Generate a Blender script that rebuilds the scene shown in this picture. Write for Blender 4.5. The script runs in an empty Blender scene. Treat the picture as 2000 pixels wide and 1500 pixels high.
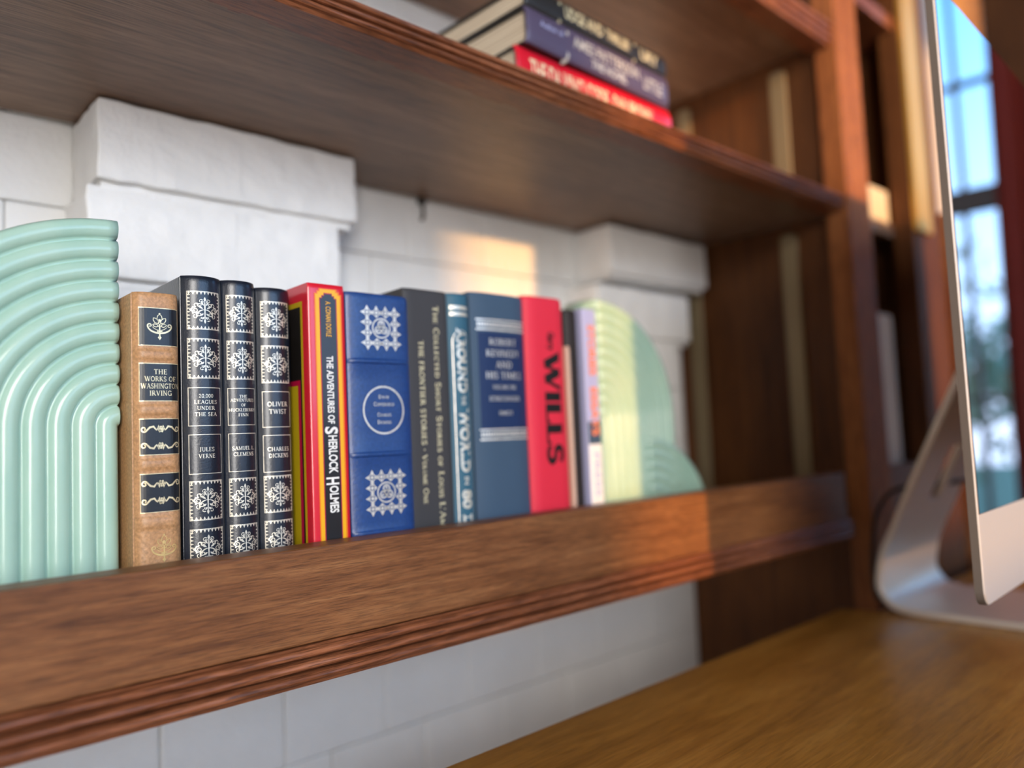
import bpy, bmesh, math, random
from mathutils import Vector, Matrix, noise
random.seed(7)
R = math.radians
sc = bpy.context.scene
COL = sc.collection

# ------------------------------------------------------------------ camera, world, light, exposure
yaw, pitch, roll, FPX = R(42.67), R(3.993), R(-2.545), 1515.0
f = Vector((math.sin(yaw)*math.cos(pitch), math.cos(yaw)*math.cos(pitch), math.sin(pitch)))
r0 = Vector((math.cos(yaw), -math.sin(yaw), 0)); u0 = r0.cross(f)
rr = math.cos(roll)*r0 + math.sin(roll)*u0; uu = -math.sin(roll)*r0 + math.cos(roll)*u0
cam_d = bpy.data.cameras.new('camera'); cam = bpy.data.objects.new('camera', cam_d); COL.objects.link(cam)
cam.matrix_world = Matrix(((rr.x, uu.x, -f.x, 0), (rr.y, uu.y, -f.y, 0), (rr.z, uu.z, -f.z, 0), (0, 0, 0, 1)))
cam_d.sensor_width = 36; cam_d.lens = FPX/2000*36; cam_d.clip_start = 0.02
cam_d.dof.use_dof = True; cam_d.dof.focus_distance = 0.475; cam_d.dof.aperture_fstop = 2.3
sc.camera = cam

w = bpy.data.worlds.new('sky'); sc.world = w; w.use_nodes = True
nt = w.node_tree; nt.nodes.clear()
o_ = nt.nodes.new('ShaderNodeOutputWorld'); b_ = nt.nodes.new('ShaderNodeBackground')
tc = nt.nodes.new('ShaderNodeTexCoord'); sp = nt.nodes.new('ShaderNodeSeparateXYZ'); rp = nt.nodes.new('ShaderNodeValToRGB')
nt.links.new(tc.outputs['Generated'], sp.inputs[0]); nt.links.new(sp.outputs['Z'], rp.inputs[0])
e = rp.color_ramp.elements; e[0].position = 0.0; e[0].color = (.55, .68, .95, 1); e[1].position = .45; e[1].color = (.12, .42, .9, 1)
m_ = e.new(.12); m_.color = (.42, .62, .95, 1)
nt.links.new(rp.outputs[0], b_.inputs['Color']); b_.inputs['Strength'].default_value = 4.2
nt.links.new(b_.outputs[0], o_.inputs['Surface'])

def lamp(name, typ, loc, direction, energy, color, **k):
    d = bpy.data.lights.new(name, typ); d.energy = energy; d.color = color
    for a, v in k.items(): setattr(d, a, v)
    o = bpy.data.objects.new(name, d); COL.objects.link(o); o.location = loc
    o.rotation_euler = Vector(direction).to_track_quat('-Z', 'Y').to_euler(); return o
SUN = Vector((.188, 1, -.115)).normalized()
lamp('low_evening_sun', 'SUN', (0, -4, 1), SUN, 4.0, (1.0, .50, .15), angle=R(2.0))
lamp('daylight_left_window', 'AREA', (-.95, -2.0, .52), (.42, 1, -.16), 106, (1.0, .965, .925), shape='RECTANGLE', size=1.3, size_y=1.6)
lamp('daylight_sun_window', 'AREA', (.65, -2.0, .6), (.05, 1, -.1), 3, (.86, .93, 1.0), shape='RECTANGLE', size=1.7, size_y=1.3)
lamp('daylight_right_window', 'AREA', (2.7, -.75, .6), (-1, .35, -.2), .4, (.8, .9, 1.0), shape='RECTANGLE', size=1.0, size_y=1.6)
vs = sc.view_settings; vs.view_transform = 'Standard'; vs.look = 'None'; vs.exposure = 0.12; vs.gamma = 1.0; vs.use_curve_mapping = False
sc.cycles.max_bounces = 8; sc.cycles.sample_clamp_indirect = 4.0

# ------------------------------------------------------------------ materials
def base_mat(name, col, rough=.5, metal=0., spec=.5, coat=0., coat_r=.1):
    m = bpy.data.materials.new(name); m.use_nodes = True
    p = m.node_tree.nodes['Principled BSDF']
    p.inputs['Base Color'].default_value = (*col, 1); p.inputs['Roughness'].default_value = rough
    p.inputs['Metallic'].default_value = metal; p.inputs['Specular IOR Level'].default_value = spec
    p.inputs['Coat Weight'].default_value = coat; p.inputs['Coat Roughness'].default_value = coat_r
    return m, m.node_tree, p
def tex(nt, scale, detail=4, rough=.5, mapscale=None, dist=0., coord='Object'):
    t = nt.nodes.new('ShaderNodeTexCoord'); n = nt.nodes.new('ShaderNodeTexNoise')
    n.inputs['Scale'].default_value = scale; n.inputs['Detail'].default_value = detail
    n.inputs['Roughness'].default_value = rough; n.inputs['Distortion'].default_value = dist
    if mapscale:
        mp = nt.nodes.new('ShaderNodeMapping'); mp.inputs['Scale'].default_value = mapscale
        nt.links.new(t.outputs[coord], mp.inputs[0]); nt.links.new(mp.outputs[0], n.inputs['Vector'])
    else: nt.links.new(t.outputs[coord], n.inputs['Vector'])
    return n.outputs['Fac']
def ramp(nt, fac, stops):
    r = nt.nodes.new('ShaderNodeValToRGB'); els = r.color_ramp.elements
    while len(els) < len(stops): els.new(.5)
    for e, (p, c) in zip(els, stops): e.position = p; e.color = (*c, 1)
    nt.links.new(fac, r.inputs[0]); return r.outputs[0]
def mix(nt, a, b, fac, mode='MIX'):
    m = nt.nodes.new('ShaderNodeMix'); m.data_type = 'RGBA'; m.blend_type = mode
    for s, v in ((m.inputs[6], a), (m.inputs[7], b), (m.inputs[0], fac)):
        if hasattr(v, 'links'): nt.links.new(v, s)
        elif isinstance(v, (int, float)): s.default_value = v
        else: s.default_value = (*v, 1)
    return m.outputs[2]
def bump(nt, p, fac, dist, strength=1., prev=None):
    b = nt.nodes.new('ShaderNodeBump'); b.inputs['Distance'].default_value = dist; b.inputs['Strength'].default_value = strength
    nt.links.new(fac, b.inputs['Height'])
    if prev: nt.links.new(prev, b.inputs['Normal'])
    nt.links.new(b.outputs[0], p.inputs['Normal']); return b.outputs[0]
def wood(name, dark, mid, light, rough=.38, grain=(1.5, 22, 22), coat=.25, pores=.5):
    m, nt, p = base_mat(name, mid, rough, spec=.3, coat=coat, coat_r=.28)
    g = tex(nt, 3.2, 7, .62, grain, 1.1)
    c = ramp(nt, g, [(.28, dark), (.5, mid), (.72, light)])
    g2 = tex(nt, 14, 5, .6, (grain[0]*2.2, grain[1]*2.2, grain[2]*2.2), .2)
    c2 = ramp(nt, g2, [(.36, (1-pores,)*3), (.56, (1, 1, 1))])
    big = ramp(nt, tex(nt, 4.5, 3, .5), [(.3, (.78, .74, .72)), (.7, (1.12, 1.1, 1.08))])
    out = mix(nt, mix(nt, c, c2, 1., 'MULTIPLY'), big, 1., 'MULTIPLY')
    nt.links.new(out, p.inputs['Base Color'])
    rr_ = nt.nodes.new('ShaderNodeMapRange'); rr_.inputs[3].default_value = rough-.08; rr_.inputs[4].default_value = rough+.16
    nt.links.new(g, rr_.inputs[0]); nt.links.new(rr_.outputs[0], p.inputs['Roughness'])
    n1 = bump(nt, p, g2, .0006, .35); return m
M = {}
M['rail'] = wood('varnished_rail_wood', (.125, .046, .015), (.225, .090, .031), (.32, .142, .053), .42, (2.4, 52, 52), .05, .45)
M['trim'] = wood('worn_trim_wood', (.13, .042, .017), (.27, .095, .040), (.42, .165, .078), .38, (2.0, 34, 34), .2, .65)
M['shelf'] = wood('shelf_board_wood', (.15, .085, .055), (.26, .160, .105), (.38, .25, .175), .40, (1.1, 24, 24), .15, .45)
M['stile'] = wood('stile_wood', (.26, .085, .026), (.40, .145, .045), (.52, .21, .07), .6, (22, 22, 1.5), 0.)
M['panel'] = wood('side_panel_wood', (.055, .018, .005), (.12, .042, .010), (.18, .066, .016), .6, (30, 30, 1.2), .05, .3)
M['desk'] = wood('desk_wood', (.26, .112, .016), (.39, .175, .028), (.48, .235, .045), .32, (1.3, 14, 8), .2, .25)
M['floor'] = wood('floor_wood', (.06, .03, .015), (.12, .06, .03), (.18, .1, .05))

def paint_mat(name, col, bumpd=.0014):
    m, nt, p = base_mat(name, col, .62, spec=.3)
    v = ramp(nt, tex(nt, 9, 5, .6), [(.25, tuple(c*.90 for c in col)), (.7, col)])
    nt.links.new(v, p.inputs['Base Color'])
    n1 = bump(nt, p, tex(nt, 75, 6, .6), bumpd, .8); bump(nt, p, tex(nt, 420, 4, .6), .0005, .6, n1); return m
M['brick'] = paint_mat('white_painted_brick', (.82, .815, .80), .0026)
M['plaster'] = paint_mat('white_plaster', (.75, .73, .70))
def leather(name, col, rough=.35, sc_=900, bd=.00025, coat=.2, var=.75):
    m, nt, p = base_mat(name, col, rough, coat=coat, coat_r=.22)
    v = ramp(nt, tex(nt, sc_*.9, 3, .6), [(.3, tuple(c*var for c in col)), (.62, col), (.8, tuple(min(1, c*1.18) for c in col))])
    nt.links.new(v, p.inputs['Base Color']); bump(nt, p, tex(nt, sc_, 4, .65), bd, .8); return m
M['tan'] = leather('tan_leather', (.56, .30, .135), .42, 620, .0004, .12, .6)
M['dark'] = leather('midnight_leather', (.0075, .013, .025), .30, 700, .0003, .5)
M['blueleather'] = leather('royal_blue_leather', (.012, .055, .215), .36, 480, .0006, .35)
M['blackpaint'] = leather('black_label_leather', (.008, .010, .014), .38, 900, .0001, .2)
def cloth(name, col, rough=.7):
    m, nt, p = base_mat(name, col, rough, spec=.3)
    bump(nt, p, tex(nt, 1500, 2, .5), .0002, .5); return m
M['grey'] = cloth('charcoal_cloth', (.050, .048, .050), .55)
M['teal'] = cloth('teal_cloth', (.040, .125, .185), .5)
M['navy'] = cloth('slate_blue_cloth', (.050, .088, .140), .6)
M['navybox'] = cloth('navy_label', (.013, .030, .095), .5)
M['redcloth'] = cloth('red_cloth', (.74, .028, .055), .5)
M['dgreycloth'] = cloth('dark_cover', (.022, .019, .019), .55)
M['black'] = base_mat('black_ink', (.010, .009, .009), .4)[0]
M['redgloss'] = base_mat('glossy_red_cover', (.66, .012, .030), .28, coat=.4)[0]
M['blackgloss'] = base_mat('glossy_black_print', (.012, .010, .009), .3, coat=.3)[0]
M['yellow'] = base_mat('yellow_print', (.88, .44, .006), .35)[0]
M['orangeprint'] = base_mat('orange_print', (.82, .19, .01), .35)[0]
M['olive'] = base_mat('olive_print', (.50, .36, .01), .35)[0]
M['magenta'] = base_mat('crimson_print', (.42, .006, .045), .35)[0]
M['white'] = base_mat('white_print', (.86, .84, .80), .4)[0]
M['lavender'] = base_mat('lavender_cover', (.42, .44, .68), .45)[0]
M['orangetext'] = base_mat('orange_lettering', (.86, .24, .09), .45)[0]
M['purple'] = base_mat('purple_cover', (.085, .065, .115), .42, coat=.2)[0]
M['blackcover'] = base_mat('black_cover', (.020, .018, .016), .4)[0]
M['pink'] = base_mat('pale_pink_cover', (.60, .40, .30), .6)[0]
def foil(name, col, rough=.3, metal=.65):
    m, nt, p = base_mat(name, col, rough, metal)
    v = ramp(nt, tex(nt, 260, 3, .6), [(.3, tuple(c*.72 for c in col)), (.6, col)])
    nt.links.new(v, p.inputs['Base Color']); bump(nt, p, tex(nt, 1200, 2), .0002, .5); return m
M['gold'] = foil('gold_foil', (.92, .76, .46), .32, .5)
M['palegold'] = foil('pale_gold_foil', (.86, .80, .66), .35, .4)
M['silver'] = foil('silver_foil', (.86, .80, .70), .35, .45)
M['blindgold'] = foil('worn_gilt', (.85, .60, .24), .3, .4)
M['dullgold'] = foil('dull_gilt', (.72, .64, .40), .5, .2)
def pages():
    m, nt, p = base_mat('page_edges', (.72, .60, .44), .8, spec=.2)
    v = ramp(nt, tex(nt, 8, 3, .7, (120, 1, 1)), [(.35, (.48, .38, .27)), (.65, (.80, .69, .53))])
    nt.links.new(v, p.inputs['Base Color']); return m
M['pages'] = pages()
def ceramic():
    m, nt, p = base_mat('mint_ceramic_glaze', (.36, .55, .45), .26, coat=.3, coat_r=.16)
    p.inputs['Subsurface Weight'].default_value = 0
    v = ramp(nt, tex(nt, 38, 5, .55, (1, 1, .4)), [(.3, (.33, .53, .44)), (.55, (.385, .575, .475)), (.8, (.43, .60, .49))])
    nt.links.new(v, p.inputs['Base Color']); bump(nt, p, tex(nt, 120, 3, .5), .0004, .35); return m
M['mint'] = ceramic()
M['alu'] = base_mat('brushed_aluminium', (.66, .60, .53), .42, .6)[0]
_m, _n, _p = base_mat('bead_blasted_aluminium', (.66, .63, .59), .42, .55); bump(_n, _p, tex(_n, 2600, 2), .0001, .6); M['alubody'] = _m
M['rim'] = base_mat('grey_aluminium_edge', (.13, .115, .105), .6, .0, .25)[0]  # same aluminium as the body, with shade put into the colour
M['glass'] = base_mat('black_screen_glass', (.004, .004, .005), .015, spec=1.0, coat=1.0, coat_r=.01)[0]
M['rubber'] = base_mat('black_rubber', (.012, .011, .011), .5)[0]
M['brass'] = base_mat('aged_brass', (.82, .48, .10), .32, .6)[0]  # sunlight on the narrow bay's stile, put into a gold colour
M['dullbrass'] = base_mat('tarnished_brass', (.30, .23, .13), .5, .35)[0]
M['cream'] = base_mat('cream_card', (.80, .66, .42), .6)[0]
M['whitecover'] = base_mat('white_cover', (.92, .86, .74), .45)[0]
M['rattan'] = leather('rattan', (.62, .30, .08), .6, 160, .001, 0., .5)
M['curtain'] = cloth('dark_red_curtain', (.55, .09, .07), .8)
M['frame'] = base_mat('dark_window_frame', (.05, .045, .05), .5)[0]
M['leaf'] = base_mat('tree_leaves', (.16, .21, .13), .8)[0]
M['bark'] = base_mat('tree_bark', (.08, .05, .035), .8)[0]
M['ground'] = base_mat('grass_ground', (.12, .14, .07), .9)[0]
M['pane'] = base_mat('window_glass', (1, 1, 1), 0.0)[0]
_p = M['pane'].node_tree.nodes['Principled BSDF']; _p.inputs['Transmission Weight'].default_value = 1.0; _p.inputs['IOR'].default_value = 1.05

# ------------------------------------------------------------------ mesh helpers
def obj(name, bm, mat, parent=None, smooth=False, kind=None, label=None):
    me = bpy.data.meshes.new(name)
    if smooth:
        for fc in bm.faces: fc.smooth = True
    bm.to_mesh(me); bm.free()
    o = bpy.data.objects.new(name, me); COL.objects.link(o)
    if mat: me.materials.append(M[mat] if isinstance(mat, str) else mat)
    if parent: o.parent = parent
    if kind: o['kind'] = kind
    if label: o['label'] = label
    return o
def thing(name, loc, label, cat, group=None, rot=(0, 0, 0)):
    o = bpy.data.objects.new(name, None); COL.objects.link(o); o.location = loc; o.rotation_euler = rot
    o.empty_display_size = .02; o['label'] = label; o['category'] = cat
    if group: o['group'] = group
    return o
def tag(o, label, cat, group=None):
    o['label'] = label; o['category'] = cat
    if group: o['group'] = group
    return o
def box(bm, x0, x1, y0, y1, z0, z1, bev=0., seg=2):
    t = bmesh.new(); bmesh.ops.create_cube(t, size=1)
    for v in t.verts: v.co = Vector(((x0+x1)/2+v.co.x*(x1-x0), (y0+y1)/2+v.co.y*(y1-y0), (z0+z1)/2+v.co.z*(z1-z0)))
    if bev: bmesh.ops.bevel(t, geom=t.edges[:], offset=bev, segments=seg, affect='EDGES', profile=.5)
    merge(bm, t); return bm
def merge(bm, t):
    me = bpy.data.meshes.new('tmp'); t.to_mesh(me); t.free(); bm.from_mesh(me); bpy.data.meshes.remove(me)
def BX(*a, **k): return box(bmesh.new(), *a, **k)
def extrude_x(bm, prof, x0, x1, n=1, jit=0.):
    """closed profile of (y,z), swept along x"""
    rings = []
    for i in range(n+1):
        x = x0+(x1-x0)*i/n; ring = []
        for k, (y, z) in enumerate(prof):
            j = jit*noise.noise(Vector((x*60, k*3.1, 1.7))) if jit else 0
            ring.append(bm.verts.new((x, y+j, z+j*.5)))
        rings.append(ring)
    m = len(prof)
    for a, b in zip(rings, rings[1:]):
        for k in range(m): bm.faces.new((a[k], a[(k+1) % m], b[(k+1) % m], b[k]))
    bm.faces.new(rings[0][::-1]); bm.faces.new(rings[-1])
    bmesh.ops.recalc_face_normals(bm, faces=bm.faces[:]); return bm
def tube(bm, pts, rad, seg=10):
    rings = []
    for i, p in enumerate(pts):
        p = Vector(p); a = Vector(pts[max(0, i-1)]); b = Vector(pts[min(len(pts)-1, i+1)]); d = (b-a).normalized()
        s = d.cross(Vector((0, 0, 1)))
        if s.length < 1e-4: s = d.cross(Vector((0, 1, 0)))
        s.normalize(); t = s.cross(d)
        rings.append([bm.verts.new(p+rad*(math.cos(q)*s+math.sin(q)*t)) for q in [2*math.pi*k/seg for k in range(seg)]])
    for a, b in zip(rings, rings[1:]):
        for k in range(seg): bm.faces.new((a[k], a[(k+1) % seg], b[(k+1) % seg], b[k]))
    bm.faces.new(rings[0][::-1]); bm.faces.new(rings[-1]); bmesh.ops.recalc_face_normals(bm, faces=bm.faces[:]); return bm
def smooth_path(P, n=8):
    out = []
    for i in range(len(P)-1):
        p0, p1, p2, p3 = [Vector(P[max(0, min(len(P)-1, i+k))]) for k in (-1, 0, 1, 2)]
        for k in range(n):
            t = k/n; out.append(.5*((2*p1)+(-p0+p2)*t+(2*p0-5*p1+4*p2-p3)*t*t+(-p0+3*p1-3*p2+p3)*t**3))
    out.append(Vector(P[-1])); return out

# ------------------------------------------------------------------ 2-D artwork: shapes are lists of (verts, faces)
def S_strip(pts, w, closed=False):
    """ribbon of width w (number or list) along 2-D pts"""
    n = len(pts); L = []; Rr = []
    for i in range(n):
        if closed: a, b = pts[(i-1) % n], pts[(i+1) % n]
        else: a, b = pts[max(0, i-1)], pts[min(n-1, i+1)]
        dx, dy = b[0]-a[0], b[1]-a[1]; l = math.hypot(dx, dy) or 1
        h = (w if isinstance(w, (int, float)) else w[i])/2
        L.append((pts[i][0]-dy/l*h, pts[i][1]+dx/l*h)); Rr.append((pts[i][0]+dy/l*h, pts[i][1]-dx/l*h))
    v = L+Rr; fs = [(i, i+1, n+i+1, n+i) for i in range(n-1)]
    if closed: fs.append((n-1, 0, n, 2*n-1))
    return (v, fs)
def S_rect(x0, x1, y0, y1, n=10):
    m = max(1, int((y1-y0)/.0016)) if y1-y0 < .035 else 14
    v = [(x0+(x1-x0)*i/n, y0+(y1-y0)*j/m) for i in range(n+1) for j in range(m+1)]; q = m+1
    return (v, [(i*q+j, (i+1)*q+j, (i+1)*q+j+1, i*q+j+1) for i in range(n) for j in range(m)])
def S_frame(x0, x1, y0, y1, t):
    return [S_rect(x0, x1, y0, y0+t), S_rect(x0, x1, y1-t, y1), S_rect(x0, x0+t, y0+t, y1-t, 1), S_rect(x1-t, x1, y0+t, y1-t, 1)]
def S_disc(cx, cy, rx, ry=None, n=12):
    ry = ry or rx
    return ([(cx, cy)]+[(cx+rx*math.cos(2*math.pi*k/n), cy+ry*math.sin(2*math.pi*k/n)) for k in range(n)], [(0, k+1, (k+1) % n+1) for k in range(n)])
def S_poly(pts): return (list(pts), [tuple(range(len(pts)))])
def S_ring(cx, cy, r, t, n=40): return S_strip([(cx+r*math.cos(2*math.pi*k/n), cy+r*math.sin(2*math.pi*k/n)) for k in range(n)], t, True)
def arc(cx, cy, rx, ry, a0, a1, n=12): return [(cx+rx*math.cos(R(a0+(a1-a0)*k/n)), cy+ry*math.sin(R(a0+(a1-a0)*k/n))) for k in range(n+1)]
def spiral(cx, cy, r_out, r_in, a0, a1, n=18): return [(cx+(r_out+(r_in-r_out)*k/n)*math.cos(R(a0+(a1-a0)*k/n)), cy+(r_out+(r_in-r_out)*k/n)*math.sin(R(a0+(a1-a0)*k/n))) for k in range(n+1)]
def XF(shapes, cx=0, cy=0, sx=1, sy=None, rot=0, mx=False):
    sy = sx if sy is None else sy; out = []; c, s = math.cos(R(rot)), math.sin(R(rot))
    for v, fs in shapes:
        nv = []
        for x, y in v:
            if mx: x = -x
            x, y = x*sx, y*sy; nv.append((cx+c*x-s*y, cy+s*x+c*y))
        out.append((nv, fs))
    return out
# serif capitals drawn as strokes (thick stems, thin hairlines, slab serifs)
K, N_, SW = .16, .07, .055
def _sf(x, y, l=.15): return ([(x-l, y), (x+l, y)], SW)
def _v(x, y0=0, y1=1, w=K, a=True, b=True):
    s = [([(x, y0), (x, y1)], w)]
    if a: s.append(_sf(x, y0+.027))
    if b: s.append(_sf(x, y1-.027))
    return s
G = {
 'A': (.9, [([(.12, 0), (.45, .98)], N_), ([(.43, 1), (.80, 0)], K), ([(.22, .34), (.68, .34)], N_), _sf(.12, .03, .12), _sf(.80, .03, .13)]),
 'B': (.72, _v(.18)+[([(.18, .97)]+arc(.36, .75, .2, .22, 90, -90)+[(.18, .53)], .10), ([(.18, .53)]+arc(.38, .28, .24, .25, 90, -90)+[(.18, .03)], .11)]),
 'C': (.82, [(arc(.46, .5, .36, .46, 42, 318, 22), .12), ([(.74, .98), (.74, .72)], .05)]),
 'D': (.86, _v(.18)+[([(.18, .96)]+arc(.38, .5, .38, .46, 90, -90, 18)+[(.18, .04)], .11)]),
 'E': (.70, _v(.18)+[([(.18, .965), (.62, .965)], N_), ([(.18, .5), (.5, .5)], N_), ([(.18, .035), (.64, .035)], N_), ([(.61, 1), (.61, .8)], .05), ([(.63, 0), (.63, .2)], .05), ([(.5, .4), (.5, .6)], .05)]),
 'F': (.66, _v(.18)+[([(.18, .965), (.62, .965)], N_), ([(.18, .5), (.5, .5)], N_), ([(.6, 1), (.6, .8)], .05), ([(.5, .4), (.5, .6)], .05)]),
 'G': (.88, [(arc(.46, .5, .36, .46, 42, 330, 22), .12), ([(.76, .98), (.76, .74)], .05), ([(.77, .02), (.77, .42)], .13), _sf(.74, .42, .14)]),
 'H': (.92, _v(.18)+_v(.74)+[([(.18, .5), (.74, .5)], N_)]),
 'I': (.40, _v(.2)),
 'J': (.50, [([(.32, 1), (.32, .2)]+arc(.17, .18, .15, .16, 0, -120, 8), .13), _sf(.32, .97)]),
 'K': (.86, _v(.18)+[([(.18, .42), (.68, .97)], N_), ([(.36, .58), (.76, .03)], K), _sf(.68, .97, .12), _sf(.78, .03, .12)]),
 'L': (.68, _v(.18)+[([(.18, .035), (.62, .035)], N_), ([(.62, 0), (.62, .24)], .05)]),
 'M': (1.06, _v(.15, w=.08)+_v(.9)+[([(.15, 1), (.53, .05)], K), ([(.53, .05), (.9, 1)], N_)]),
 'N': (.92, _v(.15, w=.08)+_v(.76, w=.08, a=False)+[([(.15, 1), (.76, 0)], K)]),
 'O': (.90, [(arc(.45, .5, .36, .46, 0, 360, 26), .12)]),
 'P': (.70, _v(.18)+[([(.18, .965)]+arc(.38, .72, .23, .245, 90, -90)+[(.18, .475)], .10)]),
 'R': (.82, _v(.18)+[([(.18, .965)]+arc(.38, .74, .22, .225, 90, -90)+[(.18, .515)], .10), ([(.38, .52), (.74, .03)], K), _sf(.75, .03, .12)]),
 'S': (.64, [(arc(.32, .73, .21, .23, 35, 270, 14)+arc(.32, .26, .23, .24, 90, -145, 14), .12), ([(.53, .98), (.53, .74)], .05), ([(.1, .02), (.1, .28)], .05)]),
 'T': (.78, _v(.39, b=False)+[([(.05, .965), (.73, .965)], N_), ([(.06, 1), (.06, .78)], .05), ([(.72, 1), (.72, .78)], .05)]),
 'U': (.88, [([(.18, 1), (.18, .35)]+arc(.45, .33, .27, .3, 180, 360, 12)+[(.72, 1)], .11), _sf(.18, .97), _sf(.72, .97, .12)]),
 'V': (.88, [([(.12, 1), (.45, .02)], K), ([(.45, .02), (.78, 1)], N_), _sf(.12, .97, .13), _sf(.78, .97, .11)]),
 'W': (1.22, [([(.10, 1), (.38, .02)], K), ([(.38, .02), (.62, .98)], N_), ([(.60, .98), (.86, .02)], K), ([(.86, .02), (1.12, 1)], N_), _sf(.10, .97, .12), _sf(1.12, .97, .1), _sf(.6, .97, .1)]),
 'X': (.8, [([(.1, 1), (.7, 0)], K), ([(.1, 0), (.7, 1)], N_), _sf(.1, .97, .1), _sf(.7, .03, .1), _sf(.1, .03, .1), _sf(.7, .97, .1)]),
 'Y': (.84, [([(.1, 1), (.42, .48), (.42, 0)], K), ([(.42, .48), (.74, 1)], N_), _sf(.12, .97, .13), _sf(.74, .97, .11), _sf(.42, .03)]),
 '2': (.62, [([(.1, .72)]+arc(.31, .72, .2, .25, 170, -40, 12)+[(.08, .05), (.58, .05)], .10), ([(.57, 0), (.57, .2)], .05)]),
 '0': (.66, [(arc(.33, .5, .24, .46, 0, 360, 22), .12)]),
 '8': (.62, [(arc(.31, .74, .19, .22, 0, 360, 16), .1), (arc(.31, .27, .23, .24, 0, 360, 16), .1)]),
 ',': (.26, [([(.13, .1), (.08, -.15)], .11)]), '.': (.26, [([(.13, 0), (.13, .14)], .14)]), "'": (.2, [([(.1, 1), (.07, .75)], .1)]), ' ': (.38, []),
}
G['•'] = (.4, [([(.2, .4), (.2, .58)], .18)])
def serif(txt, h, width=None, cx=0, cy=0, track=.06, small=1.0, bold=1.0):
    """centred serif line: lower-case characters become small capitals"""
    shp = []; x = 0
    for ch in txt:
        s = .76 if ch.islower() else 1.0
        wd, st = G[ch.upper()]
        for pts, w_ in st: shp.append(S_strip([(x+px*s, py*s) for px, py in pts], w_*s*bold))
        x += (wd+track)*s
    x -= track; sx = h if width is None else width/x
    return XF(shp, cx-x*sx/2, cy-h/2, sx, h)
_font_cache = {}
def sans(txt, h, length=None, bold=0.0, cx=0, cy=0):
    """line in the built-in typeface, centred; h = cap height"""
    key = (txt, bold)
    if key not in _font_cache:
        cu = bpy.data.curves.new('tmp_text', 'FONT'); cu.body = txt; cu.resolution_u = 3; cu.offset = bold
        o = bpy.data.objects.new('tmp_text', cu); COL.objects.link(o); bpy.context.view_layer.update()
        me = o.to_mesh(); vs_ = [(v.co.x, v.co.y) for v in me.vertices]; fs = [tuple(p.vertices) for p in me.polygons]
        o.to_mesh_clear(); bpy.data.objects.remove(o); bpy.data.curves.remove(cu); _font_cache[key] = (vs_, fs)
    vs_, fs = _font_cache[key]
    xs = [v[0] for v in vs_]; x0, x1 = min(xs), max(xs); k = h/.70
    sx = k if length is None else length/(x1-x0)
    return [([(cx+(x-(x0+x1)/2)*sx, cy+(y-.35)*k) for x, y in vs_], fs)]
def decal(name, shapes, mapf, mat, parent, label=None):
    bm = bmesh.new()
    for v, fs in shapes:
        bv = [bm.verts.new(mapf(x, y)) for x, y in v]
        for fc in fs:
            try: bm.faces.new([bv[i] for i in fc])
            except ValueError: pass
    bmesh.ops.recalc_face_normals(bm, faces=bm.faces[:])
    return obj(name, bm, mat, parent, label=label)

# ------------------------------------------------------------------ ornaments (unit size, centred)
def fleuron():
    s = []
    def both(sh): s.extend(sh); s.extend(XF(sh, mx=True))
    s.append(S_strip([(0, -.46), (0, .2), (0, .42)], [.03, .06, .02]))
    leaf = lambda x, y, a, l, w_: XF([S_poly([(0, 0), (w_*.8, l*.3), (w_, l*.55), (w_*.5, l*.85), (0, l), (-w_*.5, l*.85), (-w_, l*.55), (-w_*.8, l*.3)])], x, y, 1, rot=a)
    s += leaf(0, .36, 0, .22, .045); s += leaf(0, -.36, 180, .22, .045)
    both(leaf(.045, .20, -32, .20, .038)); both(leaf(.07, .06, -55, .22, .04)); both(leaf(.05, -.14, -128, .18, .04)); both(leaf(.03, -.28, -150, .14, .035))
    both([S_strip(spiral(.36, .0, .135, .03, 95, -440, 30), [.05-.03*k/30 for k in range(31)])])
    both([S_strip(spiral(.22, -.17, .105, .02, 60, -400, 24), [.045-.025*k/24 for k in range(25)])])
    both([S_strip(spiral(.19, .22, .085, .02, -60, 380, 22), [.04-.02*k/22 for k in range(23)])])
    both([S_strip(spiral(.09, -.33, .06, .015, 40, -330, 16), .028)]); both([S_strip(spiral(.09, .36, .05, .015, -40, 330, 16), .026)])
    both([S_strip(arc(.02, -.32, .30, .34, 92, 8, 14), [.02+.03*math.sin(math.pi*k/14) for k in range(15)])])
    both([S_strip(arc(.13, .40, .07, .07, 150, -60, 8), .024), S_strip(arc(.30, .22, .08, .08, 120, -70, 8), .026), S_strip(arc(.33, -.26, .08, .08, 60, -110, 8), .026), S_strip(arc(.14, -.42, .06, .06, 60, -150, 8), .024)])
    both([S_strip([(.42, .10), (.54, .03), (.42, -.04)], .03)])
    both([S_disc(.28, .27, .03), S_disc(.30, -.28, .03), S_disc(.13, .46, .024), S_disc(.13, -.46, .024), S_disc(.43, .13, .028), S_disc(.43, -.13, .028), S_disc(.5, 0, .035)])
    return s
FLEUR = fleuron()
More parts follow.
